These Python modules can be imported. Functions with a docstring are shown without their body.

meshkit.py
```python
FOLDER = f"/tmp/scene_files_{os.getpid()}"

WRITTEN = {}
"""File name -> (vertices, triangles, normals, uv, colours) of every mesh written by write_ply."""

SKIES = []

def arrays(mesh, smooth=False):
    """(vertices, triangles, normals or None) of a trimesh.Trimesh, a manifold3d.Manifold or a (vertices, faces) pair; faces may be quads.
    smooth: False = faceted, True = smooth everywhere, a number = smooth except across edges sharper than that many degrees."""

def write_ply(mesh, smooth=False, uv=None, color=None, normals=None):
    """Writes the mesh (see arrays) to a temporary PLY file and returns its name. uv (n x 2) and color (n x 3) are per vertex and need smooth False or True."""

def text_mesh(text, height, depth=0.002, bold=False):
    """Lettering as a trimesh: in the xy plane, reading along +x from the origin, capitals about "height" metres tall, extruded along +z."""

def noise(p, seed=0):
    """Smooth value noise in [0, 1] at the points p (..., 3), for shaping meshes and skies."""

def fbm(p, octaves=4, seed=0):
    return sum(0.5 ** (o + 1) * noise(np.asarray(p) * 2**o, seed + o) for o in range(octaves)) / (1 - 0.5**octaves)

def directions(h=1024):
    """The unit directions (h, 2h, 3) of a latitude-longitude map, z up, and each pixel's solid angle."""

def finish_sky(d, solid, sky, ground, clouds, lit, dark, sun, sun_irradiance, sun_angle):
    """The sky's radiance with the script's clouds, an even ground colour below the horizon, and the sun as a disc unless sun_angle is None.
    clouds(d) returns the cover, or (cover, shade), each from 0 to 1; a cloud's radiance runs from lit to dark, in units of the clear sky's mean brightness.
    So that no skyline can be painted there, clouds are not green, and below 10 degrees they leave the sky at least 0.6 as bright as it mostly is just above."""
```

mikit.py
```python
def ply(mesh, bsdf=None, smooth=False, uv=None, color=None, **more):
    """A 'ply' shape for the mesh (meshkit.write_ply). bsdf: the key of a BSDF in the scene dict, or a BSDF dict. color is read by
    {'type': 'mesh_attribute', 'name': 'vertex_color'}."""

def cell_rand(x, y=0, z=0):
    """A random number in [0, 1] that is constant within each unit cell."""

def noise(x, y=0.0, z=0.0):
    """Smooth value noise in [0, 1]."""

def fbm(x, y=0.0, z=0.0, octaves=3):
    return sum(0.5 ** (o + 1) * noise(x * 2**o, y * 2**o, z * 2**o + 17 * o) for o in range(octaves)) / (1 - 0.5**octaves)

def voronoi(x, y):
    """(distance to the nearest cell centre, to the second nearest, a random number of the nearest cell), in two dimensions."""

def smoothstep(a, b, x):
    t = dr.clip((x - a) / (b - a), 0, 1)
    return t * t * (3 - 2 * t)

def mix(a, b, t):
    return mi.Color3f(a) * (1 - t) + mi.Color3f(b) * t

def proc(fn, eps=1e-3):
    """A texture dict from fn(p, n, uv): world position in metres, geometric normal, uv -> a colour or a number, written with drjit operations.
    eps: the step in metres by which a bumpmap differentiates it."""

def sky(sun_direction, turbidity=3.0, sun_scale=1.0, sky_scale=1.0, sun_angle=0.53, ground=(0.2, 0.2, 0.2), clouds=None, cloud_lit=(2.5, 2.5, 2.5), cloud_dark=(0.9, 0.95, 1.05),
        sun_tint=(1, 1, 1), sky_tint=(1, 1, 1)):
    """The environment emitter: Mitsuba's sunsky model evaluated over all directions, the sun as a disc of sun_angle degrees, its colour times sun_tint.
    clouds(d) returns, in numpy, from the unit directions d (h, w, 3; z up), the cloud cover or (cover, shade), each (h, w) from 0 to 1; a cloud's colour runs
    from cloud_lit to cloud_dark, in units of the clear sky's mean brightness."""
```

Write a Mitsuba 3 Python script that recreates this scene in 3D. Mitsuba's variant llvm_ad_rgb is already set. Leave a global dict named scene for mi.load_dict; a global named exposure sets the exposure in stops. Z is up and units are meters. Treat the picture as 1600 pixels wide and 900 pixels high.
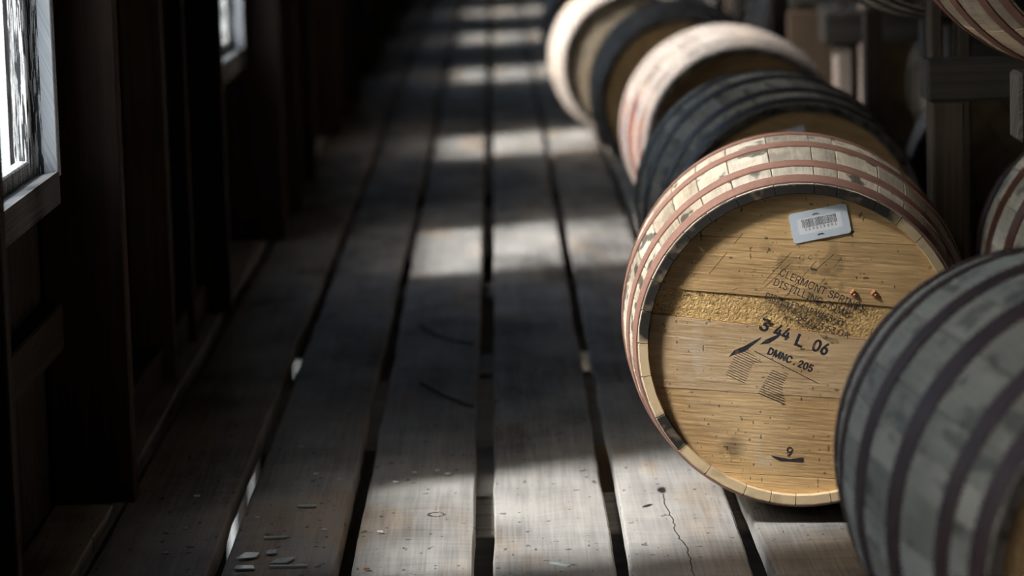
import math, random
import numpy as np, trimesh, mitsuba as mi, drjit as dr
import mikit, meshkit
from mikit import noise, fbm, cell_rand, smoothstep, mix
from shapely.geometry import Polygon, Point, box as sbox, LineString
from shapely import affinity
T = mi.ScalarTransform4f
rng = np.random.default_rng(7)
scene, labels = {'type': 'scene'}, {}

# ---------------------------------------------------------------- camera
CAM_H = 1.2162
FWD = np.array([0.002081, 0.990095, -0.140386])
DOWN = np.array([-0.028208, -0.140273, -0.989711])
scene['camera'] = {'type': 'thinlens', 'fov': 2 * math.degrees(math.atan(800 / 4859.2)), 'fov_axis': 'x',
                   'aperture_radius': 0.017, 'focus_distance': 5.47, 'near_clip': 0.1, 'far_clip': 300.0,
                   'to_world': T().look_at(origin=[0, 0, CAM_H], target=[float(v) for v in np.array([0, 0, CAM_H]) + FWD],
                                           up=[float(v) for v in -DOWN])}
# ---------------------------------------------------------------- sky and hazy sun, low over the left side
EL, AZ = math.radians(46), math.radians(20)
SUN = (-math.cos(AZ) * math.cos(EL), -math.sin(AZ) * math.cos(EL), math.sin(EL))
scene['sky'] = mikit.sky(SUN, turbidity=4.0, sun_scale=1.0, sky_scale=3.0, sun_angle=8.0, ground=(0.35, 0.34, 0.32), sun_tint=(.79, .98, 1.31), sky_tint=(1.14, 1.0, 0.81))
exposure = 2.48

# ---------------------------------------------------------------- helpers
def ref(k): return {'type': 'ref', 'id': k}

def put(key, mesh, bsdf, uv=None, smooth=30, tw=None):
    """one entry of the scene; uv(vertices, normals) -> n x 2"""
    m = mesh
    if smooth:
        m = trimesh.graph.smooth_shade(mesh, angle=math.radians(smooth), facet_minarea=None)
    else:
        m = mesh.copy(); m.unmerge_vertices()
    v = np.array(m.vertices)
    d = mikit.ply(m, bsdf, smooth=True, uv=None if uv is None else uv(v))
    if tw is not None: d['to_world'] = tw
    scene[key] = d
    return d

def again(key, d, tw=None, bsdf=None):
    d = dict(d)
    if tw is not None: d['to_world'] = tw
    if bsdf: d['bsdf'] = ref(bsdf)
    scene[key] = d

USED = {}
def num(name):
    n = USED.get(name, -1) + 1; USED[name] = n
    return name if n == 0 else f'{name}_{n:03d}'

def tag(key, label=None, cat=None, group=None, kind=None):
    labels[key] = {k: v for k, v in (('label', label), ('category', cat), ('group', group), ('kind', kind)) if v}

def chbox(lo, hi, c=0.004):
    """a box with chamfered edges"""
    lo, hi = np.array(lo, float), np.array(hi, float)
    c = min(c, 0.3 * (hi - lo).min()); pts = []
    for i in range(8):
        s = np.array([(i >> k) & 1 for k in range(3)]); p = np.where(s, hi, lo)
        for k in range(3):
            q = p + np.where(s, -c, c); q[k] = p[k]; pts.append(q)
    return trimesh.Trimesh(pts, process=False).convex_hull

K = [0]
def uvbeam(axis, k=None, off=None):
    """u = plank number + place across it, v = metres along it"""
    if k is None: K[0] += 1; k = K[0]
    o = [a for a in range(3) if a != axis]
    def f(v):
        w = v[:, o[0]] + v[:, o[1]]; w = (w - w.min()) / max(float(np.ptp(w)), 1e-6)
        return np.stack([k + 0.04 + 0.92 * w, v[:, axis] + 3.7 * k], 1)
    return f

def beam(key, lo, hi, bsdf, axis=None, c=0.004, wob=0.0, tw=None):
    lo, hi = np.array(lo, float), np.array(hi, float)
    if axis is None: axis = int(np.argmax(hi - lo))
    return put(key, chbox(lo, hi, c), bsdf, uvbeam(axis), smooth=25, tw=tw)

def board(lo, hi, axis, across, c=0.004, wob=0.003, step=0.12, seed=0):
    """a worn floor board: wavy chamfered edges, slightly cupped"""
    lo, hi = np.array(lo, float), np.array(hi, float)
    n = max(2, int((hi[axis] - lo[axis]) / step)); s = np.linspace(lo[axis], hi[axis], n + 1)
    up = 3 - axis - across
    P = np.stack([s * 3.1, s * 0 + seed, s * 0], 1); Q = np.stack([s * 17.3, s * 0 + seed, s * 0 + 5], 1)
    e0 = wob * (2 * meshkit.noise(P, 1) - 1) + .5 * wob * (2 * meshkit.noise(Q, 2) - 1)
    e1 = wob * (2 * meshkit.noise(P, 3) - 1) + .5 * wob * (2 * meshkit.noise(Q, 4) - 1)
    ring = [(0, 0, 0, 0), (0, 0, 1, -c), (0, c, 1, 0), (0.33, 0, 1, .0012), (0.67, 0, 1, .0012), (1, -c, 1, 0), (1, 0, 1, -c), (1, 0, 0, 0)]
    V = []
    for a, da, b, db in ring:
        p = np.zeros((n + 1, 3)); p[:, axis] = s
        p[:, across] = lo[across] + e0 + a * (hi[across] - lo[across] + e1 - e0) + da
        p[:, up] = (hi[up] if b else lo[up]) + db
        V.append(p)
    V = np.stack(V, 1); m = len(ring); idx = np.arange((n + 1) * m).reshape(n + 1, m); F = []
    for j in range(m):
        a, b = idx[:-1, j], idx[:-1, (j + 1) % m]; d, e = idx[1:, j], idx[1:, (j + 1) % m]
        F += [np.stack([a, d, b], 1), np.stack([b, d, e], 1)]
    for r in (idx[0], idx[-1]):
        t = np.array([[r[0], r[k], r[k + 1]] for k in range(1, m - 1)]); F.append(t if r is idx[0] else t[:, ::-1])
    mesh = trimesh.Trimesh(V.reshape(-1, 3), np.vstack(F), process=False)
    mesh.fix_normals()
    return mesh

def strip(p, q, w, z, t=0.0008):
    """a thin slab following a polyline in a plane (x, y) at height z"""
    return trimesh.creation.extrude_polygon(LineString([p, q]).buffer(w, cap_style=2), t, engine='earcut')

# ---------------------------------------------------------------- materials
def bs(key, fn, rough=0.7, spec=0.3, bump=None, bscale=0.001, eps=1e-3, **more):
    b = {'type': 'principled', 'base_color': mikit.proc(fn) if callable(fn) else {'type': 'rgb', 'value': list(fn)},
         'roughness': rough, 'specular': spec, **more}
    if bump: b = {'type': 'bumpmap', 'arbitrary': mikit.proc(bump, eps), 'scale': bscale, 'bsdf': b}
    scene[key] = {'type': 'twosided', 'bsdf': b}

def timber(light, dark, seed=0, blotch=0.5, width=0.2):
    def f(p, n, uv):
        k = dr.floor(uv.x); a = (uv.x - k) * width
        r = cell_rand(k, seed)
        g = 0.6 * fbm(a * 90 + k * 7.3, uv.y * 2.2 + k * 3.1, 0., 3) + 0.4 * noise(a * 420 + k, uv.y * 5, 2.)
        b = fbm(p.x * 5 + seed, p.y * 5, p.z * 5, 3)
        t = dr.clip(0.25 + 0.5 * r + 1.3 * (g - 0.5) + blotch * 1.6 * (b - 0.5), 0, 1)
        return mix(dark, light, t)
    return f

FLOOR_CRACK = [((.287, 5.74), (.283, 5.66)), ((.283, 5.66), (.290, 5.52)), ((.290, 5.52), (.292, 5.38)), ((.292, 5.38), (.303, 5.27)), ((.303, 5.27), (.300, 5.02)), ((.300, 5.02), (.305, 4.5))]
def segdist(x, y, s):
    (ax, ay), (bx, by) = s; dx, dy = bx - ax, by - ay; l = dx * dx + dy * dy
    t = dr.clip(((x - ax) * dx + (y - ay) * dy) / l, 0, 1)
    return dr.sqrt(dr.square(x - ax - t * dx) + dr.square(y - ay - t * dy))

def floor_color(p, n, uv):
    k = dr.floor(uv.x); a = (uv.x - k) * 0.205
    r = cell_rand(k, 3)
    g = 0.5 * fbm(a * 60 + k * 7.3, uv.y * 1.6 + k * 3.1, 0., 4) + 0.5 * fbm(a * 300 + k, uv.y * 7, 2., 2)
    saw = noise(uv.y * 190 + 9 * noise(a * 14, uv.y * 3), a * 9 + k, 4.)          # fine saw marks across the board
    b = fbm(p.x * 6, p.y * 3.2, 1., 4)
    t = dr.clip(0.42 + 0.22 * r + .6 * (g - 0.5) + 0.13 * (saw - 0.5) + 1.3 * (b - 0.5), 0, 1)
    c = mix((.105, .100, .095), (.43, .405, .375), t)
    warm = smoothstep(.5, .75, fbm(p.x * 9 + 40, p.y * 2.5, 3., 3))
    c = mix(c, c * mi.Color3f(1.08, .95, .82), warm)
    sp = fbm(p.x * 75, p.y * 48, 7., 2)                                           # dark specks and nail stains
    c = c * (1 - .55 * smoothstep(.79, .88, sp))
    d = mi.Float(9)
    wig = (noise(p.y * 45, p.x * 20) - .5) * .0045
    for s in FLOOR_CRACK: d = dr.minimum(d, segdist(p.x + wig, p.y, s))
    c = c * (1 - .85 * (1 - smoothstep(.0004, .0020, d)))
    kn = dr.sqrt(dr.square((p.x - .286 + wig) / .010) + dr.square((p.y - 5.775 + wig) / .035))
    kh = dr.sqrt(dr.square((p.x - .250 + wig) / .013) + dr.square((p.y - 5.637 + wig + (p.x - .25) * -1.0) / .014))
    kr = dr.sqrt(dr.square((p.x + .139) / .016) + dr.square((p.y - 5.622) / .02))
    c = c * (1 - .93 * (1 - smoothstep(.55, 1.05, dr.minimum(kn, kh))))
    c = c * (1 - .8 * (1 - smoothstep(.12, .30, dr.abs(kr - .9))) * (noise(p.x * 300, p.y * 200) > .35))
    return c

def floor_bump(p, n, uv):
    k = dr.floor(uv.x); a = (uv.x - k) * 0.205
    saw = noise(uv.y * 190 + 9 * noise(a * 14, uv.y * 3), a * 9 + k, 4.)
    return .5 * saw + .8 * fbm(a * 300 + k, uv.y * 7, 2., 2) + .8 * fbm(p.x * 60, p.y * 60, 3., 2)

bs('m_floor', floor_color, rough=0.5, spec=0.45, bump=floor_bump, bscale=0.0009)
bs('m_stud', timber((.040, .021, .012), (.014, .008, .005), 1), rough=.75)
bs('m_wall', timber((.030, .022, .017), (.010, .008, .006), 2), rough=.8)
bs('m_sill', timber((.12, .12, .12), (.015, .015, .015), 3, blotch=1.2), rough=.6)
bs('m_rack', timber((.12, .085, .06), (.035, .025, .018), 4), rough=.75)
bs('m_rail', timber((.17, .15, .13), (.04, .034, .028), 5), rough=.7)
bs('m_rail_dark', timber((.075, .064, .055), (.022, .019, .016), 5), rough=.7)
bs('m_panel', timber((.13, .085, .055), (.07, .045, .03), 9), rough=.7)
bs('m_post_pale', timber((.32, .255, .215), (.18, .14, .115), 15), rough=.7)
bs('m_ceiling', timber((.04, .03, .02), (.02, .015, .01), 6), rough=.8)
bs('m_ground', lambda p, n, uv: mix((.62, .61, .59), (.74, .73, .70), fbm(p.x * .7, p.y * .7, 0., 4)), rough=.9)
def worn_white(p, n, uv):
    g = fbm(p.z * 26 + 3, p.x * 300, p.y * 300, 4) + .35 * (noise(p.x * 900, p.z * 14, p.y * 900) - .5)
    return mix((.05, .05, .055), (.80, .79, .76), smoothstep(.47, .53, g))
bs('m_sash', worn_white, rough=.6)
bs('m_jamb', lambda p, n, uv: mix((.42, .44, .47), (.62, .63, .65), noise(p.z * 220 + p.x * 500, p.y * 50, 1.)), rough=.55)
scene['m_pane'] = {'type': 'thindielectric', 'int_ior': 1.5}
bs('m_shard', (.62, .70, .70), rough=.08, spec=.8)
bs('m_paper', (.75, .74, .70), rough=.7)
bs('m_splinter', timber((.12, .10, .085), (.06, .05, .042), 8), rough=.8)
bs('m_ink', lambda p, n, uv: mix((.030, .028, .033), (.12, .085, .06), smoothstep(.55, .8, fbm(p.x * 130, p.y * 130, p.z * 130, 2))), rough=.7)
bs('m_ink_faint', lambda p, n, uv: mix((.06, .05, .05), (.38, .26, .12), smoothstep(.38, .62, fbm(p.x * 110, p.y * 110, p.z * 110, 2))), rough=.7)
bs('m_tag', (.78, .84, .90), rough=.35, spec=.5)
bs('m_label', (.97, .97, .98), rough=.5)
bs('m_print', (.06, .05, .07), rough=.6)
bs('m_staple', (.10, .10, .11), rough=.35, metallic=.6)
bs('m_copper', (.50, .22, .13), rough=.4, metallic=.3)

def stave_color(light, dark, seed, char=.4, chime=((.66, .49, .29), (.028, .023, .019)), chime_t=.35, center=None):
    light, dark = tuple(light), tuple(dark)
    def f(p, n, uv):
        k = dr.floor(uv.x); a = (uv.x - k) * .07
        r = cell_rand(k, seed); r2 = cell_rand(k, seed + 7)
        g = .4 * fbm(a * 70 + k * 5.1, uv.y * 4 + k * 2.7, 1., 3) + .3 * noise(a * 500 + k, uv.y * 9, 3.) + .3 * noise(a * 700 + 3 * noise(uv.y * 40, k), uv.y * 20 + k, 5.)
        b = fbm(a * 16 + k * 9.7 + seed, uv.y * 9, 2., 3)
        t = dr.clip(.47 + .8 * (r - .5) + 1.0 * (g - .5) + 1.3 * (b - .5), 0, 1)
        c = mix(dark, light, t)
        c = mix(c, c * mi.Color3f(1.12, .98, .82), r2 * .7)
        st = smoothstep(.60, .74, fbm(a * 30 + k * 3.3 + seed, uv.y * 13 + 4, 5., 3))      # dark mould
        c = c * (1 - char * st)
        ct = fbm(p.x * 40, p.y * 40, p.z * 40, 3)
        if center is None:
            ch = mix(chime[1], chime[0], smoothstep(chime_t, chime_t + .3, ct))
        else:                                   # the chime of this barrel is blackened from nine to one o'clock
            ang = dr.atan2(p.z - center[1], p.x - center[0])
            black = smoothstep(.9, 1.3, ang) * (1 - smoothstep(3.05, 3.14, ang)) + smoothstep(-2.75, -2.70, -dr.abs(ang + 2.66) - 2.62)
            ch = mix(chime[0], chime[1], dr.clip(black * 1.1 + 1.2 * (ct - .52), 0, 1))
        return dr.select(uv.y < -.05, ch, c)
    return f

DARKRIM = ((.12, .10, .08), (.02, .018, .015))
TONES = {  # name: (light, dark, mould)
    'm_stave_beige': ((.50, .45, .37), (.235, .205, .165), .75),
    'm_stave_grey': ((.76, .73, .64), (.42, .41, .36), .45),
    'm_stave_char': ((.78, .71, .60), (.36, .33, .28), .55),
    'm_stave_pale': ((.74, .65, .56), (.50, .42, .35), .3),
    'm_stave_tan': ((.50, .41, .30), (.22, .18, .14), .6),
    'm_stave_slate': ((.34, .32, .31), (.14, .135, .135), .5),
}
def stained(p, n, uv):
    c = PALE(p, n, uv)
    d = dr.sqrt(dr.square((p.y - 9.36) / .34) + dr.square((p.z - .33) / .17)) * dr.select(p.x < .62, 1., 9.)
    m = smoothstep(1.1, .55, d + .9 * (fbm(p.x * 14, p.y * 14, p.z * 14, 3) - .5))
    return mix(c, mix((.085, .05, .07), (.33, .13, .07), smoothstep(.45, .6, fbm(p.x * 9 + 3, p.y * 22, p.z * 9, 2))), .95 * m)
PALE = stave_color((.50, .43, .375), (.28, .235, .20), 14, .3, chime=DARKRIM)
bs('m_stave_stained', stained, rough=.72, spec=.3)
B1 = dict(x=.5515, y=5.8898, z=.3269, yaw=-.0682)
for i, (k, (li, da, ch)) in enumerate(TONES.items()):
    bs(k, stave_color(li, da, 11 + i, ch, **({} if k == 'm_stave_beige' else {'chime': DARKRIM}), center=(B1['x'] + .0306, B1['z']) if k == 'm_stave_beige' else None), rough=.72, spec=.3)
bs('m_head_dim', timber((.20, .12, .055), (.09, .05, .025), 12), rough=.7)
bs('m_head_pale', timber((.74, .60, .43), (.48, .36, .24), 12), rough=.7)
def rust(a, b, s):
    return lambda p, n, uv: mix(a, b, fbm(p.x * 35 + s, p.y * 35, p.z * 35, 4))
bs('m_hoop_rust', rust((.20, .105, .08), (.28, .148, .108), 0), rough=.6, spec=.4)
bs('m_hoop_dark', rust((.05, .042, .042), (.10, .08, .08), 3), rough=.55, spec=.5)
bs('m_hoop_maroon', rust((.085, .045, .045), (.15, .085, .08), 4), rough=.6, spec=.4)
bs('m_hoop_red', rust((.11, .045, .03), (.20, .088, .062), 6), rough=.6, spec=.4)
bs('m_hoop_pale', rust((.42, .35, .32), (.58, .49, .44), 9), rough=.55, spec=.4)

SC = [((-.015, .165), (-.135, .035)), ((.06, .16), (-.075, .045)), ((.00, .16), (-.10, .07)), ((-.03, .15), (-.16, .075)), ((.075, .155), (.0, .065)), ((-.10, .20), (-.16, .13)), ((.03, .15), (-.05, .06))]
def head_color(seed, marks):
    def f(p, n, uv):
        k = dr.floor((uv.x + 5) / 10); x = uv.x - 10 * k; z = uv.y
        s = x * .995 - z * .1; t = x * .1 + z * .995
        r = cell_rand(k, seed)
        g = .5 * fbm(s * 7 + k * 3, t * 95 + k * 17 + 2.5 * noise(s * 5, t * 9 + k), 1., 3) + .5 * fbm(s * 30, t * 420 + k * 5, 3., 2)
        b = fbm(x * 11 + seed, z * 11, 4., 3)
        q = dr.clip(.52 + .35 * (r - .5) + .95 * (g - .5) + .6 * (b - .5), 0, 1)
        if not marks: return mix((.26, .135, .05), (.56, .35, .155), q)
        c = mix((.42, .25, .115), (.86, .565, .258), q)
        c = dr.select(k == 3, mix(c, mix((.44, .27, .135), (.76, .56, .34), q), .8), c)           # one pinkish board
        rough = fbm(x * 620, z * 620, 6., 2)
        c = dr.select(k == 2, mix(c * mi.Color3f(.70, .68, .58), c * mi.Color3f(1.16, 1.16, 1.1), smoothstep(.3, .7, rough)), c)
        rad = dr.sqrt(dr.square(x) + dr.square(z))
        edge = smoothstep(.229, .2275, rad) * (z < .02)                                            # an old ring mark, paler inside
        c = mix(c, c * .35 + mi.Color3f(.42, .33, .22), .32 * edge * smoothstep(.02, -.06, x) * (.35 + fbm(x * 26, z * 26, 8., 3)))
        rub = smoothstep(.04, .0, dr.abs(x + .185)) * smoothstep(.08, .03, dr.abs(z + .01))
        c = mix(c, mi.Color3f(.62, .50, .38), .5 * rub * smoothstep(.42, .62, fbm(x * 60, z * 50, 2., 3)))
        rub2 = smoothstep(.06, .0, dr.abs(x + .06)) * smoothstep(.045, .015, dr.abs(z + .19))
        c = mix(c, mi.Color3f(.60, .50, .36), .45 * rub2 * smoothstep(.42, .62, fbm(x * 50, z * 22, 2., 3)))
        dk = smoothstep(.035, .0, dr.sqrt(dr.square(x + .125) + dr.square((z + .185) * 1.1)))
        c = c * (1 - .6 * dk * smoothstep(.35, .6, fbm(x * 45, z * 45, 1., 3)))
        gs = smoothstep(.16, .05, dr.sqrt(dr.square(x - .01) + dr.square((z - .12) * 1.4)))         # greyed, scuffed middle
        c = mix(c, c * .55, .75 * gs * smoothstep(.48, .68, fbm(x * 34, z * 34, 9., 4)))
        d = mi.Float(9)
        for sg in SC: d = dr.minimum(d, segdist(x, z, sg))
        c = c * (1 - .6 * (1 - smoothstep(.0004, .0013, d)) * smoothstep(.3, .5, fbm(x * 40, z * 40, 12., 2)))
        c = c * (1 - .6 * smoothstep(.78, .88, fbm(x * 150, z * 120, 15., 2)))
        return c
    return f
def head_bump(p, n, uv):
    k = dr.floor((uv.x + 5) / 10); x = uv.x - 10 * k; z = uv.y; t = x * .1 + z * .995
    return dr.select(k == 2, 1.0 * fbm(x * 420, z * 420, 6., 2), .7 * fbm(x * 25, t * 380 + k * 5, 3., 2))
bs('m_head_marked', head_color(3, True), rough=.6, spec=.35, bump=head_bump, bscale=.0012)
bs('m_head', head_color(5, False), rough=.6, spec=.35)

# ---------------------------------------------------------------- the building
Y0, Y1, XR, CEIL, LOW = -4.0, 28.0, 3.3, 3.0, -2.5
tag('floor', 'worn grey plank floor with open gaps between the boards', kind='structure')
GAPS = [-.7455, -.5130, -.2905, -.0515, .1880, .4190, .6550]
GW = [.030, .0275, .029, .037, .0275, .032, .030]
while GAPS[-1] < XR - .2: GAPS.append(GAPS[-1] + .236); GW.append(.028)
JOINTS = {0: [3.1, 8.4, 14.9], 1: [8.05, 13.0, 19.0], 2: [3.6, 10.7, 16.2], 3: [2.2, 11.9, 18.1], 4: [6.964, 14.3, 20.5], 5: [2.9, 10.2, 17.4]}
for i in range(len(GAPS) - 1):
    x0, x1 = GAPS[i] + GW[i] / 2, GAPS[i + 1] - GW[i + 1] / 2
    ys = [Y0] + JOINTS.get(i, [4 + (i * 2.3) % 5, 11.5 + (i * 1.7) % 4]) + [Y1]
    for j in range(len(ys) - 1):
        dz = .0018 * (((i * 7 + j * 3) % 5) - 2)
        m = board((x0, ys[j] + .0015, -.036), (x1, ys[j + 1] - .0015, dz), 1, 0, c=.0045, wob=.0028 if i < 7 else .001, step=.1 if i < 7 else 1.0, seed=i * 5 + j)
        def uvf(v, x0=x0, x1=x1, k=20 + i * 6 + j):
            return np.stack([k + np.clip(.02 + .96 * (v[:, 0] - x0) / (x1 - x0), .005, .995), v[:, 1] + k * 3.3], 1)
        put(num('floor__board'), m, 'm_floor', uvf, smooth=50)
m = board((-.87, Y0, -.036), (GAPS[0] - .015, Y1, 0), 1, 0, step=1.0, seed=77)
put(num('floor__board'), m, 'm_floor', lambda v: np.stack([5 + np.clip((v[:, 0] + .9) / .16, .02, .98), v[:, 1]], 1), smooth=50)
for y, w in ((-2, .06), (.2, .06), (2.4, .06), (4.3, .06), (5.62, .36), (7.35, .06), (8.72, .27), (10.9, .06), (12.9, .06), (15.1, .06), (17.3, .06), (19.5, .06), (21.7, .06), (24, .06), (26.5, .06)):
    beam(num('floor__joist'), (-.28 if w == .36 else -.88, y, -.21), (XR, y + w, -.041), 'm_rail', axis=0)

beam('floor_lower', (-.95, Y0, LOW - .1), (XR, Y1, LOW), 'm_rail', axis=1); tag('floor_lower', 'pale floor of the storey below seen through the floor gaps', kind='structure')
beam('ceiling', (-1.0, Y0, CEIL), (XR, Y1, CEIL + .1), 'm_ceiling', axis=1); tag('ceiling', 'dark plank ceiling over the aisle', kind='structure')
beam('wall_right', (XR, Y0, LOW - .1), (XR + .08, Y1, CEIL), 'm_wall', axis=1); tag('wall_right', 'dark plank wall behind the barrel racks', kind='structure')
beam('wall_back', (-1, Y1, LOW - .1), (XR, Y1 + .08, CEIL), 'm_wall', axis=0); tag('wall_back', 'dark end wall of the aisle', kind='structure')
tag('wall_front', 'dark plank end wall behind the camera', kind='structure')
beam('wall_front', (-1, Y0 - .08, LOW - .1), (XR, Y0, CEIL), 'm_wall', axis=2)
put('ground', trimesh.creation.box(bounds=[[-120, -90, -3.4], [90, 120, -3.2]]), 'm_ground', smooth=None); tag('ground', 'bright gravel ground outside the windows', kind='structure')

# windows of the left wall: far jamb, width, casing plane, sill height
WINS = [(-1.9, .85, -.815, .64), (2.55, 1.55, -.815, .64), (5.67, .85, -.812, .652), (9.70, 1.08, -.792, .622), (12.98, 1.0, -.80, .63), (17.0, .95, -.80, .63), (20.2, .95, -.80, .63), (23.4, .95, -.80, .63), (26.6, .8, -.80, .63)]
XW = -.872
def wtop(y1): return 2.35 if y1 < 6 else 2.8
LOWIN = [(y1 + .90, 1.2) for y1, _, _, _ in WINS[:-1]]
tag('wall_left', 'dark left wall of vertical planks between the windows', kind='structure')
def planks(y0, y1, z0, z1):
    n = max(1, round((y1 - y0) / .2)); e = np.linspace(y0, y1, n + 1)
    for a, b in zip(e[:-1], e[1:]):
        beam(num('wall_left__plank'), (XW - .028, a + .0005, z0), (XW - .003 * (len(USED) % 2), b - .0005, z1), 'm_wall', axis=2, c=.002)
edge = Y0
for y1, w, xc, sz in WINS:
    planks(edge, y1 - w, LOW + 1.95, CEIL); planks(y1 - w, y1, LOW + 1.95, sz - .07); planks(y1 - w, y1, wtop(y1), CEIL); edge = y1
planks(edge, Y1, LOW + 1.95, CEIL)
edge = Y0
for y1, w in LOWIN:
    planks(edge, y1 - w, LOW - .1, LOW + 1.95); planks(y1 - w, y1, LOW - .1, LOW + .75); edge = y1
planks(edge, Y1, LOW - .1, LOW + 1.95)
# studs standing proud of the planks
STUDS = [(5.80, .06, -.715), (7.15, .06, -.775), (8.25, .05, -.737)] + [(y, .06, -.69) for y in (-1.82, .92, 2.59, 3.4, 9.80, 10.6, 11.5, 13.43, 14.4, 15.2, 17.1, 18.2, 20.3, 21.4, 23.5, 25)] + [(y, .05, -.785) for y in (-1.5, -.6, .3, 4.0, 4.4, 4.82, 7.75, 10.2, 12.0, 18.8)]
for y, w, xs in STUDS:
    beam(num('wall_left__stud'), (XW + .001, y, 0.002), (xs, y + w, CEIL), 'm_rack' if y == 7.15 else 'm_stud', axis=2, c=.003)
beam(num('wall_left__nailer'), (XW + .002, 4.42, .30), (-.835, 5.84, .39), 'm_wall', axis=1)
beam(num('wall_left__nailer'), (XW + .002, 5.95, .002), (-.80, 7.14, .09), 'm_stud', axis=1)
beam(num('wall_left__nailer'), (XW + .002, 7.23, .002), (-.80, 8.29, .09), 'm_stud', axis=1)

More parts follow.
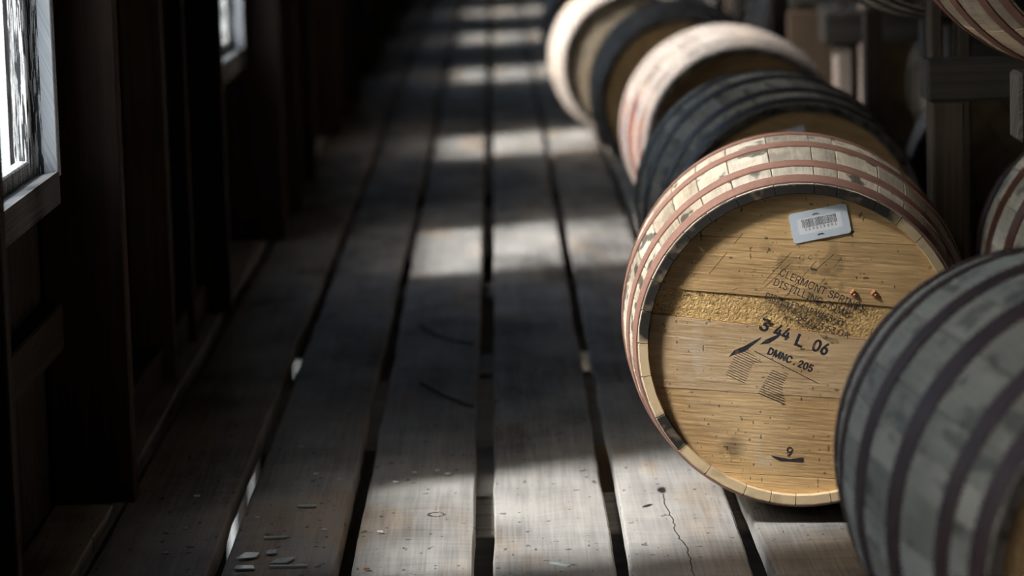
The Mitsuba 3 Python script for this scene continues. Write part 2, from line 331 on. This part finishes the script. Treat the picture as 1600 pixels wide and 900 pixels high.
for i, (y1, w, xc, sz) in enumerate(WINS):
    k = f'window_{i + 1}'; y0 = y1 - w; WTOP = wtop(y1)
    tag(k, ['window of the left wall behind the camera', 'window of the left wall beside the camera', 'bright window at the left edge with flaking white sash and deep sill', 'second bright window along the dark left wall', 'third window along the left wall', 'fourth window along the left wall', 'fifth window along the left wall', 'sixth window along the left wall', 'window farthest along the left wall'][i], kind='structure')
    # sill sloping outwards
    v = np.array([[xc, y0 - .10, sz], [xc - .16, y0 - .10, sz - .030], [xc - .16, y0 - .10, sz - .085], [xc, y0 - .10, sz - .06]])
    v = np.vstack([v, v + [0, w + .10 + .012, 0]])
    put(k + '__sill', trimesh.Trimesh(v).convex_hull, 'm_sill', uvbeam(1), smooth=20)
    beam(k + '__jamb', (xc - .026, y1, sz - .012), (xc, y1 + .035, WTOP), 'm_jamb', axis=2, c=.002)
    beam(k + '__jamb_001', (xc - .026, y0 - .035, sz - .012), (xc, y0, WTOP), 'm_jamb', axis=2, c=.002)
    beam(k + '__outer_jamb', (xc - .082, y1 + .012, sz - .03), (xc - .0265, y1 + .035, WTOP), 'm_sash', axis=2, c=.001)
    beam(k + '__outer_jamb_001', (xc - .082, y0 - .035, sz - .03), (xc - .0265, y0 - .012, WTOP), 'm_sash', axis=2, c=.001)
    beam(k + '__lintel', (xc - .16, y0 - .035, WTOP), (xc, y1 + .035, WTOP + .05), 'm_sill', axis=1)
    beam(k + '__sash_stile', (xc - .077, y1 - .022, sz - .014), (xc - .046, y1 + .011, WTOP - .001), 'm_sash', axis=2, c=.003)
    beam(k + '__sash_stile_001', (xc - .077, y0 - .011, sz - .014), (xc - .046, y0 + .022, WTOP - .001), 'm_sash', axis=2, c=.003)
    beam(k + '__sash_rail', (xc - .074, y0 + .022, sz - .014), (xc - .049, y1 - .022, sz + .022), 'm_sash', axis=1, c=.003)
    beam(k + '__sash_rail_001', (xc - .074, y0 + .022, WTOP - .04), (xc - .049, y1 - .022, WTOP - .001), 'm_sash', axis=1, c=.003)
    q = np.array([[xc - .062, y0 + .02, sz + .02], [xc - .062, y1 - .02, sz + .02], [xc - .062, y1 - .02, WTOP - .035], [xc - .062, y0 + .02, WTOP - .035]])
    put(k + '__pane', trimesh.Trimesh(q, [[0, 1, 2], [0, 2, 3]]), 'm_pane', smooth=None)
for i, (y1, w) in enumerate(LOWIN):
    k = f'window_{len(WINS) + i + 1}'; y0 = y1 - w; a, b = LOW + .75, LOW + 1.95
    tag(k, 'window of the storey below, glimpsed through the floor gaps', group='windows of the storey below', kind='structure')
    beam(k + '__sill', (XW - .06, y0, a - .05), (XW + .05, y1, a), 'm_sill', axis=1)
    beam(k + '__mullion', (XW - .03, y0 + w / 2 - .08, a), (XW + .01, y0 + w / 2 + .08, b), 'm_wall', axis=2)
    q = np.array([[XW - .02, y0, a], [XW - .02, y1, a], [XW - .02, y1, b], [XW - .02, y0, b]])
    put(k + '__pane', trimesh.Trimesh(q, [[0, 1, 2], [0, 2, 3]]), 'm_pane', smooth=None)

# ---------------------------------------------------------------- barrels: axis along y, front head towards -y
BL, RE, RB = .9006, .2894, .3269
def prof(y): return RB - (RB - RE) * np.abs(2 * y / BL) ** 2
NST = 30
def stave_mesh(a0, a1):
    ys = np.concatenate([[-BL / 2, -BL / 2 + .004], np.linspace(-BL / 2 + .03, BL / 2 - .03, 15), [BL / 2 - .004, BL / 2]])
    w = a1 - a0; g = .0018
    angs = [a0 + g, a0 + g + .004, a0 + w / 2, a1 - g - .004, a1 - g]
    rings, outer = [], []
    for y in ys:
        R = prof(y); e = BL / 2 - abs(y); bev = .0025 if e < 1e-6 else 0.
        th = .0175 if e < .001 else (.0195 if e < .006 else .0235)
        rr = [R - .0018 - bev, R - bev, R - bev + .0001, R - bev, R - .0018 - bev]
        ring = [(r * math.cos(t), y, r * math.sin(t)) for r, t in zip(rr, angs)]
        ring += [((R - th) * math.cos(t), y, (R - th) * math.sin(t)) for t in (a1 - g, a0 + w / 2, a0 + g)]
        rings.append(ring)
    V = np.array(rings); n, m = V.shape[:2]; idx = np.arange(n * m).reshape(n, m); F = []
    for j in range(m):
        a, b = idx[:-1, j], idx[:-1, (j + 1) % m]; d, e = idx[1:, j], idx[1:, (j + 1) % m]
        F += [np.stack([a, b, d], 1), np.stack([b, e, d], 1)]
    for r, s in ((idx[0], 1), (idx[-1], -1)):
        t = np.array([[r[0], r[7], r[6]], [r[0], r[6], r[1]], [r[1], r[6], r[2]], [r[2], r[6], r[3]], [r[3], r[6], r[5]], [r[3], r[5], r[4]]]); F.append(t[:, ::s])
    mesh = trimesh.Trimesh(V.reshape(-1, 3), np.vstack(F), process=False)
    mesh.fix_normals(); return mesh

wd = rng.uniform(.7, 1.35, NST); wd = wd / wd.sum() * 2 * math.pi; edges = np.concatenate([[0], np.cumsum(wd)])
STAVES = []
for i in range(NST):
    a0, a1 = edges[i], edges[i + 1]
    def uvf(v, a0=a0, a1=a1, i=i):
        r = np.hypot(v[:, 0], v[:, 2]); a = (np.arctan2(v[:, 2], v[:, 0]) - a0) % (2 * math.pi); a = np.where(a > math.pi * 1.5, 0, a) / (a1 - a0)
        out = r > prof(v[:, 1]) - .006
        end = (np.abs(v[:, 1]) > BL / 2 - .0005)
        return np.stack([i + 1 + np.clip(a, .02, .98), np.where(out & ~end, v[:, 1] + BL / 2, -.1)], 1)
    STAVES.append(put('_s', stave_mesh(a0, a1), 'm_stave_beige', uvf, smooth=25)); del scene['_s']

def ring_mesh(y0, y1, n=96):
    ys = np.linspace(y0, y1, 3); R = np.array([prof(y) for y in ys])
    pts = [(ys[0], R[0] - .001), (ys[0], R[0] + .0026), (ys[1], R[1] + .0029), (ys[2], R[2] + .0026), (ys[2], R[2] - .001)]
    t = np.arange(n) * 2 * math.pi / n; V = np.array([[(r * math.cos(a), y, r * math.sin(a)) for y, r in pts] for a in t]); m = len(pts)
    idx = np.arange(n * m).reshape(n, m); F = []
    for j in range(m):
        a, b = idx[:, j], idx[:, (j + 1) % m]; d, e = np.roll(idx[:, j], -1), np.roll(idx[:, (j + 1) % m], -1)
        F += [np.stack([a, b, d], 1), np.stack([b, e, d], 1)]
    mesh = trimesh.Trimesh(V.reshape(-1, 3), np.vstack(F), process=False); mesh.fix_normals(); return mesh
HOOPS = []
for s0, s1 in ((.004, .052), (.120, .166), (.315, .377)):
    for a, b in ((s0, s1), (BL - s1, BL - s0)):
        HOOPS.append(put('_h', ring_mesh(a - BL / 2, b - BL / 2), 'm_hoop_rust', smooth=30)); del scene['_h']

DEPTH = .014
def flat(poly, y, t):
    """a polygon in (x, z) as a plate whose front is at y"""
    m = trimesh.creation.extrude_polygon(poly, t, engine='earcut'); v = np.array(m.vertices)
    m.vertices = np.stack([v[:, 0], y - v[:, 2] + t, v[:, 1]], 1); m.fix_normals(); return m
SEAM = [.40, .187, .081, .025, -.093, -.240, -.40]
SLOPE = [0, -.065, -.102, -.135, -.079, -.073, 0]
disc = Point(0, 0).buffer(.2700, 48)
BOARDS = []
for i in range(6):
    a, b, sa, sb = SEAM[i], SEAM[i + 1], SLOPE[i], SLOPE[i + 1]; g = .0004
    q = Polygon([(-.4, a - .4 * sa - g), (.4, a + .4 * sa - g), (.4, b + .4 * sb + g), (-.4, b - .4 * sb + g)]).intersection(disc)
    dz = [.0004, -.0003, .0022, -.0006, .0004, -.0004][i]
    BOARDS.append(put('_b', flat(q, -BL / 2 + DEPTH + dz, .02), 'm_head', lambda v, i=i: np.stack([10 * i + v[:, 0], v[:, 2]], 1), smooth=None)); del scene['_b']
BACK = put('_k', flat(disc, BL / 2 - DEPTH - .02, .02), 'm_head', lambda v: np.stack([70 + v[:, 0], v[:, 2]], 1), smooth=None); del scene['_k']

def barrel(loc, yaw, roll, stave, hoop, head, label, hroll=0., group=None):
    k = num('barrel'); tag(k, label, 'barrel', group)
    base = T().translate([float(c) for c in loc]).rotate([0, 0, 1], math.degrees(yaw))
    tw, th = base.rotate([0, 1, 0], roll), base.rotate([0, 1, 0], hroll)
    for i, d in enumerate(STAVES): again(k + '__stave' + (f'_{i:03d}' if i else ''), d, tw, stave)
    for i, d in enumerate(HOOPS): again(k + '__hoop' + (f'_{i:03d}' if i else ''), d, tw, hoop)
    for i, d in enumerate(BOARDS): again(k + '__head_board' + (f'_{i:03d}' if i else ''), d, th, head)
    again(k + '__back_head', BACK, th, head)
    return k, th

MAIN, TH = barrel((B1['x'], B1['y'], B1['z']), B1['yaw'], 0, 'm_stave_beige', 'm_hoop_rust', 'm_head_marked',
            'weathered beige oak barrel in focus with stamped golden head and barcode tag')
barrel((.803, 4.039, RB), .089, 100, 'm_stave_grey', 'm_hoop_maroon', 'm_head', 'large blurred grey barrel with rusty hoops in the lower right foreground', 30)
B2K, B2T = barrel((.662, 7.563, RB), .048, 47, 'm_stave_char', 'm_hoop_dark', 'm_head', 'charcoal grey barrel with dark hoops directly behind the tagged barrel', 12)
barrel((.701, 9.575, RB), .033, 200, 'm_stave_stained', 'm_hoop_pale', 'm_head', 'pale sunlit barrel with a purple-stained side, third in the aisle row', -20)
barrel((.650, 11.249, RB), -.027, 133, 'm_stave_slate', 'm_hoop_dark', 'm_head', 'dark slate barrel between two pale barrels in the aisle row', 70)
barrel((.537, 13.054, RB), .03, 270, 'm_stave_pale', 'm_hoop_pale', 'm_head_pale', 'pale cream barrel with bright rim, near the far end of the row', 40)
barrel((.54, 15.44, RB), -.02, 20, 'm_stave_slate', 'm_hoop_dark', 'm_head', 'shadowed dark barrel, farthest in the aisle row', 0)
RT = .79
barrel((1.045, 5.46, RT + RB + .005), .03, 160, 'm_stave_tan', 'm_hoop_red', 'm_head', 'tan barrel with red-brown hoops on the rack rails at the top right corner', 15)
barrel((1.0, 7.30, RT + RB + .005), .0, 80, 'm_stave_grey', 'm_hoop_dark', 'm_head', 'shadowed grey barrel on the rack rails at the top edge', 15)
barrel((1.300, 6.14, RB), 0, 220, 'm_stave_grey', 'm_hoop_red', 'm_head', 'grey barrel with red hoops on the floor under the rack, at the right edge', 50)
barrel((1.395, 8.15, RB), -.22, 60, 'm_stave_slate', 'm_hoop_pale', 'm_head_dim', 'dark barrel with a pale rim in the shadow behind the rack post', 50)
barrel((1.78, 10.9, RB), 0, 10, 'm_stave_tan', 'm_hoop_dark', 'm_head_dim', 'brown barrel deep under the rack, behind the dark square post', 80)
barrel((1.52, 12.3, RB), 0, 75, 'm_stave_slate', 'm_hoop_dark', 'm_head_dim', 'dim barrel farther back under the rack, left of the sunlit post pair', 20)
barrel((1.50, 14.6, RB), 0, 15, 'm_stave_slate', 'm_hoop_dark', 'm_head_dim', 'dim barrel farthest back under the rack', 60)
for i, (x, y) in enumerate(((.55, 17.0), (.50, 18.6), (.58, 20.2), (.62, 21.8))):
    barrel((x, y, LOW + RB), 0, 40 * i, 'm_stave_tan', 'm_hoop_pale', 'm_head', 'barrel on the storey below, seen through the floor gaps', group='barrels on the storey below')

# stamped lettering, tag and marks on the main head
YF = -BL / 2 + DEPTH
def on_head(key, mesh, bsdf, x, z, deg, lift=.0006):
    """a mesh drawn in (x, y), thickness z, laid on the head at (x, z)"""
    m = mesh.copy(); v = np.array(m.vertices); c, s = math.cos(math.radians(deg)), math.sin(math.radians(deg))
    X, Z = v[:, 0] * c - v[:, 1] * s + x, v[:, 0] * s + v[:, 1] * c + z
    m.vertices = np.stack([X, YF - lift - v[:, 2], Z], 1); m.fix_normals()
    return put(key, m, bsdf, smooth=None, tw=TH)
def stamp(text, x, z, deg, h, width=None, bold=False, ink='m_ink', lift=.0006):
    m = meshkit.text_mesh(text, h, .0003, bold)
    if width: m.vertices[:, 0] *= width / m.bounds[1][0]
    if bold: m = trimesh.util.concatenate([m.copy().apply_translation([dx, dy, 0]) for dx, dy in ((0, 0), (.0008, .0003), (-.0005, -.0006))])
    on_head(num(MAIN + '__stamp'), m, ink, x, z, deg, lift)
stamp('CLERMONT SPRINGS', -.0383, .1254, -25.2, .0138, .1655)
stamp('DISTILLING COMP.', -.0490, .1085, -24.5, .0130, .150)
stamp('DISTILLED RYE WHISKEY', -.0640, .0835, -20.5, .0125, .150, lift=.0008)
stamp('60 PROOF RYE', -.0480, .0700, -22, .012, .085, ink='m_ink_faint', lift=.0008)
stamp('KY. P.R.C.', -.0380, .0500, -22, .012, .066, ink='m_ink_faint', lift=.0008)
stamp('230 23 53 GA', -.0075, .0400, -19, .0125, .096)
stamp('3', -.0760, .0300, -22, .021, None, True)
stamp('44', -.0510, .0190, -22, .021, .030, True)
stamp('L', -.0140, .0010, -23, .021, None, True)
stamp('06', .0165, -.0085, -24, .021, .030, True)
stamp('DMNC . 205', -.0610, -.0150, -24, .0125, .086, True)
stamp('9', -.0310, -.2010, -4, .0165, None, False)
stamp('C 9', -.0020, .1510, -8, .011, None, False, 'm_ink_faint')
def hatch(pts, deg, pitch, key):
    P = affinity.rotate(Polygon(pts), -deg, origin=(0, 0)); x0, z0, x1, z1 = P.bounds; parts = []
    z = z0 + pitch / 2; r = np.random.default_rng(4)
    while z < z1:
        q = P.intersection(sbox(x0, z - .0006, x1, z + .0006))
        for gq in getattr(q, 'geoms', [q]):
            if gq.area > 1e-6: parts.append(trimesh.creation.extrude_polygon(affinity.rotate(gq, deg, origin=(0, 0)), .0003, engine='earcut'))
        z += pitch
    on_head(key, trimesh.util.concatenate(parts), 'm_ink', 0, 0, 0)
hatch([(-.113, -.008), (-.098, -.004), (-.070, -.030), (-.086, -.034), (-.100, -.069), (-.135, -.053)], -27, .0043, MAIN + '__hatch_mark')
hatch([(-.052, -.045), (-.022, -.052), (-.034, -.075), (-.030, -.108), (-.078, -.088), (-.068, -.070)], -24, .0043, MAIN + '__hatch_mark_001')
on_head(MAIN + '__ink_line', strip((-.083, -.010), (.030, -.071), .0007, 0, .0003), 'm_ink', 0, 0, 0)
def smear(key, pts, ink='m_ink'):
    on_head(key, trimesh.creation.extrude_polygon(Polygon(pts), .0003, engine='earcut'), ink, 0, 0, 0)
smear(MAIN + '__ink_smear', [(-.128, -.020), (-.118, -.008), (-.100, -.001), (-.070, .015), (-.071, .011), (-.098, -.010)])
smear(MAIN + '__ink_smear_001', [(-.073, .001), (-.062, .010), (-.039, .019), (-.040, .013), (-.056, .003)])
smear(MAIN + '__ink_smear_002', [(-.056, -.200), (-.022, -.207), (-.005, -.205), (.001, -.204), (.001, -.213), (-.020, -.211), (-.040, -.210), (-.052, -.204)])
smear(MAIN + '__ink_smear_003', [(-.004, .141), (.012, .140), (.030, .134), (.032, .131), (.012, .135), (0, .136)], 'm_ink_faint')
smear(MAIN + '__ink_smear_004', [(.030, .020), (.050, .012), (.066, .008), (.068, .001), (.055, .000), (.038, .011)], 'm_ink_faint')
# barcode tag
AT = 10.4
def rrect(w, h, r): return sbox(-w / 2 + r, -h / 2 + r, w / 2 - r, h / 2 - r).buffer(r, 8)
def ex(poly, t): return trimesh.creation.extrude_polygon(poly, t, engine='earcut')
TX, TZ = .0365, .2160
on_head(MAIN + '__tag', ex(rrect(.1035, .0535, .006), .0012), 'm_tag', TX, TZ, AT, .0010)
def on_tag(key, m, bsdf, x, z, lift):
    c, s = math.cos(math.radians(AT)), math.sin(math.radians(AT))
    on_head(key, m, bsdf, TX + x * c - z * s, TZ + x * s + z * c, AT, lift)
on_tag(MAIN + '__tag__sticker', ex(rrect(.0775, .0275, .0015), .0002), 'm_label', .0, .0005, .0023)
r = np.random.default_rng(31); x = -.031; bars = []
while x < .031:
    w = r.choice([.00055, .0009, .0014]); bars.append(ex(sbox(x, -.0035, min(x + w, .032), .0115), .00015)); x += w + r.choice([.00055, .0007, .0011])
on_tag(MAIN + '__tag__barcode', trimesh.util.concatenate(bars), 'm_print', 0, .0012, .0026)
digs = []
for i, ch in enumerate('000319201'):
    d = meshkit.text_mesh(ch, .0040, .00015, True); d.apply_translation([-.0275 + i * .0066, -.0090, 0]); digs.append(d)
on_tag(MAIN + '__tag__number', trimesh.util.concatenate(digs), 'm_print', 0, .0012, .0026)
for i, (a, b) in enumerate(((-.004, .0185), (-.002, -.0185))):
    on_tag(MAIN + '__tag__staple' + ('_001' if i else ''), ex(LineString([(-.0055, 0), (-.003, .0008), (.0025, .0009), (.005, -.0004)]).buffer(.0006), .0009), 'm_staple', a, b, .0024)
for i, (a, b) in enumerate(((.0940, .0905), (.1310, .0890))):
    c = trimesh.util.concatenate([trimesh.creation.icosphere(1, .0035).apply_translation([dx, dz, .002]) for dx, dz in ((0, .003), (.002, -.003), (-.003, 0))])
    on_head(MAIN + '__wax_bead' + ('_001' if i else ''), c, 'm_copper', a, b, 0, .0005)
labels[MAIN + '__tag'] = {'label': 'pale blue-grey barcode tag'}
# the tag that peeps over the main barrel, on the second head
m = flat(affinity.translate(affinity.rotate(rrect(.10, .055, .006), 12), -.03, .20), YF - .0020, .0012)
put(B2K + '__tag', m, 'm_tag', smooth=None, tw=T().translate([.662, 7.563, RB]).rotate([0, 0, 1], math.degrees(.048)))
labels[B2K + '__tag'] = {'label': 'pale tag'}

# ---------------------------------------------------------------- the rack on the right
def post(x0, x1, y0, y1, z1, label, mat='m_rack'):
    k = num('rack_post'); beam(k, (x0, y0, .003), (x1, y1, z1), mat, axis=2); tag(k, label, 'post')
def rail(x0, y0, y1, z0, z1, label, mat='m_rail_dark'):
    k = num('rack_rail'); beam(k, (x0, y0, z0), (XR - .01, y1, z1), mat, axis=0, c=.006); tag(k, label, 'rail')
rail(.874, 6.35, 6.46, .675, .759, 'thick timber rack rail with its end above the dark post')
rail(.930, 5.56, 5.67, RT - .125, RT, 'timber rack rail with pale end grain under the top right barrel', 'm_rail')
rail(1.00, 5.15, 5.26, RT - .125, RT, 'timber rack rail outside the right edge, under the top right barrel')
post(.885, .950, 6.355, 6.455, .674, 'dark square rack post carrying the rail end, right of the tagged barrel')
post(.933, .957, 6.70, 6.80, 1.6, 'tall thin rack post behind the dark rail, rising above it')
post(.990, 1.020, 6.72, 6.80, 1.6, 'lighter brown rack post right behind the dark square post')
rail(1.02, 7.06, 7.16, RT - .11, RT, 'dark rack rail under the front of the shadowed upper barrel')
rail(1.02, 7.46, 7.56, RT - .11, RT, 'dark rack rail under the back of the shadowed upper barrel')
post(.955, 1.000, 8.10, 8.18, RT - .02, 'dim rack post right of the bright slotted posts')
rail(1.018, 9.74, 9.89, .575, .676, 'dark rack rail resting on the bright slotted posts')
post(1.0605, 1.107, 9.75, 9.90, .572, 'left rack post of the bright sunlit pair', 'm_post_pale')
post(1.1645, 1.195, 9.95, 10.08, .70, 'right rack post of the bright sunlit pair', 'm_post_pale')
post(1.006, 1.075, 10.60, 10.74, .655, 'rack post beyond the sunlit pair, under a pale rail')
rail(1.00, 10.55, 10.75, .657, .74, 'pale topped rack rail at the top edge', 'm_rail')
post(.975, 1.000, 13.22, 13.36, 2.0, 'left post of the far sunlit pair')
post(1.028, 1.052, 13.30, 13.44, 2.0, 'right post of the far sunlit pair')
k = num('rack_board'); beam(k, (.945, 10.16, .003), (1.09, 10.19, .66), 'm_panel', axis=2); tag(k, 'smooth brown board standing behind the pale stained barrel', 'board')
post(1.05, 1.12, 12.0, 12.1, 2.2, 'dim far rack post between the post pairs')
post(1.05, 1.12, 15.0, 15.1, 2.2, 'farthest dim rack post')

# ---------------------------------------------------------------- debris on the floor
def shard(x, y, pts, bsdf, label, cat, group=None, t=.002, name='glass_shard', deg=0):
    k = num(name); P = affinity.rotate(Polygon(pts), deg)
    m = trimesh.creation.extrude_polygon(P, t, engine='earcut'); m.apply_translation([x, y, .0045]); put(k, m, bsdf, smooth=None); tag(k, label, cat, group)
shard(-.464, 5.303, [(-.018, -.02), (.016, -.012), (.020, .022), (-.004, .03)], 'm_shard', 'largest broken glass shard at the lower left, beside the open gap', 'glass shard')
shard(-.423, 5.330, [(-.008, -.016), (.010, -.012), (.008, .018), (-.009, .014)], 'm_shard', 'small squarish glass shard right of the largest one', 'glass shard')
shard(-.398, 5.262, [(-.022, -.022), (.006, -.018), (.022, .026), (-.012, .012)], 'm_shard', 'ragged glass shard in the middle of the cluster', 'glass shard')
shard(-.461, 5.218, [(-.018, -.012), (.018, -.014), (.014, .012), (-.014, .014)], 'm_shard', 'flat glass shard at the bottom edge below the largest one', 'glass shard')
shard(-.386, 5.222, [(-.034, -.004), (.034, -.008), (.03, .004), (-.03, .006)], 'm_shard', 'long thin glass sliver along the bottom edge', 'glass shard')
shard(-.425, 5.45, [(-.02, -.006), (.022, -.002), (.018, .006), (-.02, .004)], 'm_shard', 'thin glass sliver above the shard cluster', 'glass shard')
shard(-.383, 5.711, [(-.018, -.006), (.018, -.008), (.016, .008), (-.016, .010)], 'm_shard', 'lone flat glass sliver higher up the second board', 'glass shard')
shard(.079, 5.172, [(-.018, .014), (.012, -.016), (.018, -.010), (-.010, .018)], 'm_shard', 'shiny glass sliver on the sunlit board at the bottom', 'glass shard')
for x, y in ((-.238, 5.472), (-.124, 5.979), (-.145, 6.014), (-.224, 5.913), (-.385, 6.016), (-.335, 5.953), (-.601, 5.833), (-.595, 5.545), (-.43, 6.3), (-.19, 6.0), (-.47, 5.62), (-.34, 5.50), (-.61, 5.35)):
    shard(x, y, [(-.004, -.006), (.005, -.004), (.004, .006), (-.003, .005)], 'm_paper', 'tiny white chip scattered on the floor boards', 'chip', 'white chips on the floor', name='white_chip', deg=float(rng.uniform(0, 180)))
shard(-.251, 5.185, [(-.005, -.006), (.006, -.004), (.005, .007), (-.004, .006)], 'm_copper', 'tiny orange chip on the floor at the bottom edge', 'chip', name='orange_chip')
def twig(pts, label):
    k = num('wood_splinter'); P = np.array(pts, float); segs = []
    for a, b in zip(P[:-1], P[1:]): segs.append(trimesh.creation.cylinder(.003, segment=[a, b], sections=6))
    put(k, trimesh.util.concatenate(segs), 'm_splinter', smooth=None); tag(k, label, 'splinter')
twig([(-.222, 7.90, .008), (-.185, 7.74, .008), (-.14, 7.62, .010), (-.085, 7.56, .008)], 'long dark splinter lying on the third board')
twig([(-.20, 7.02, .007), (-.15, 6.86, .007), (-.10, 6.74, .007), (-.078, 6.70, .007)], 'shorter dark splinter nearer on the third board')
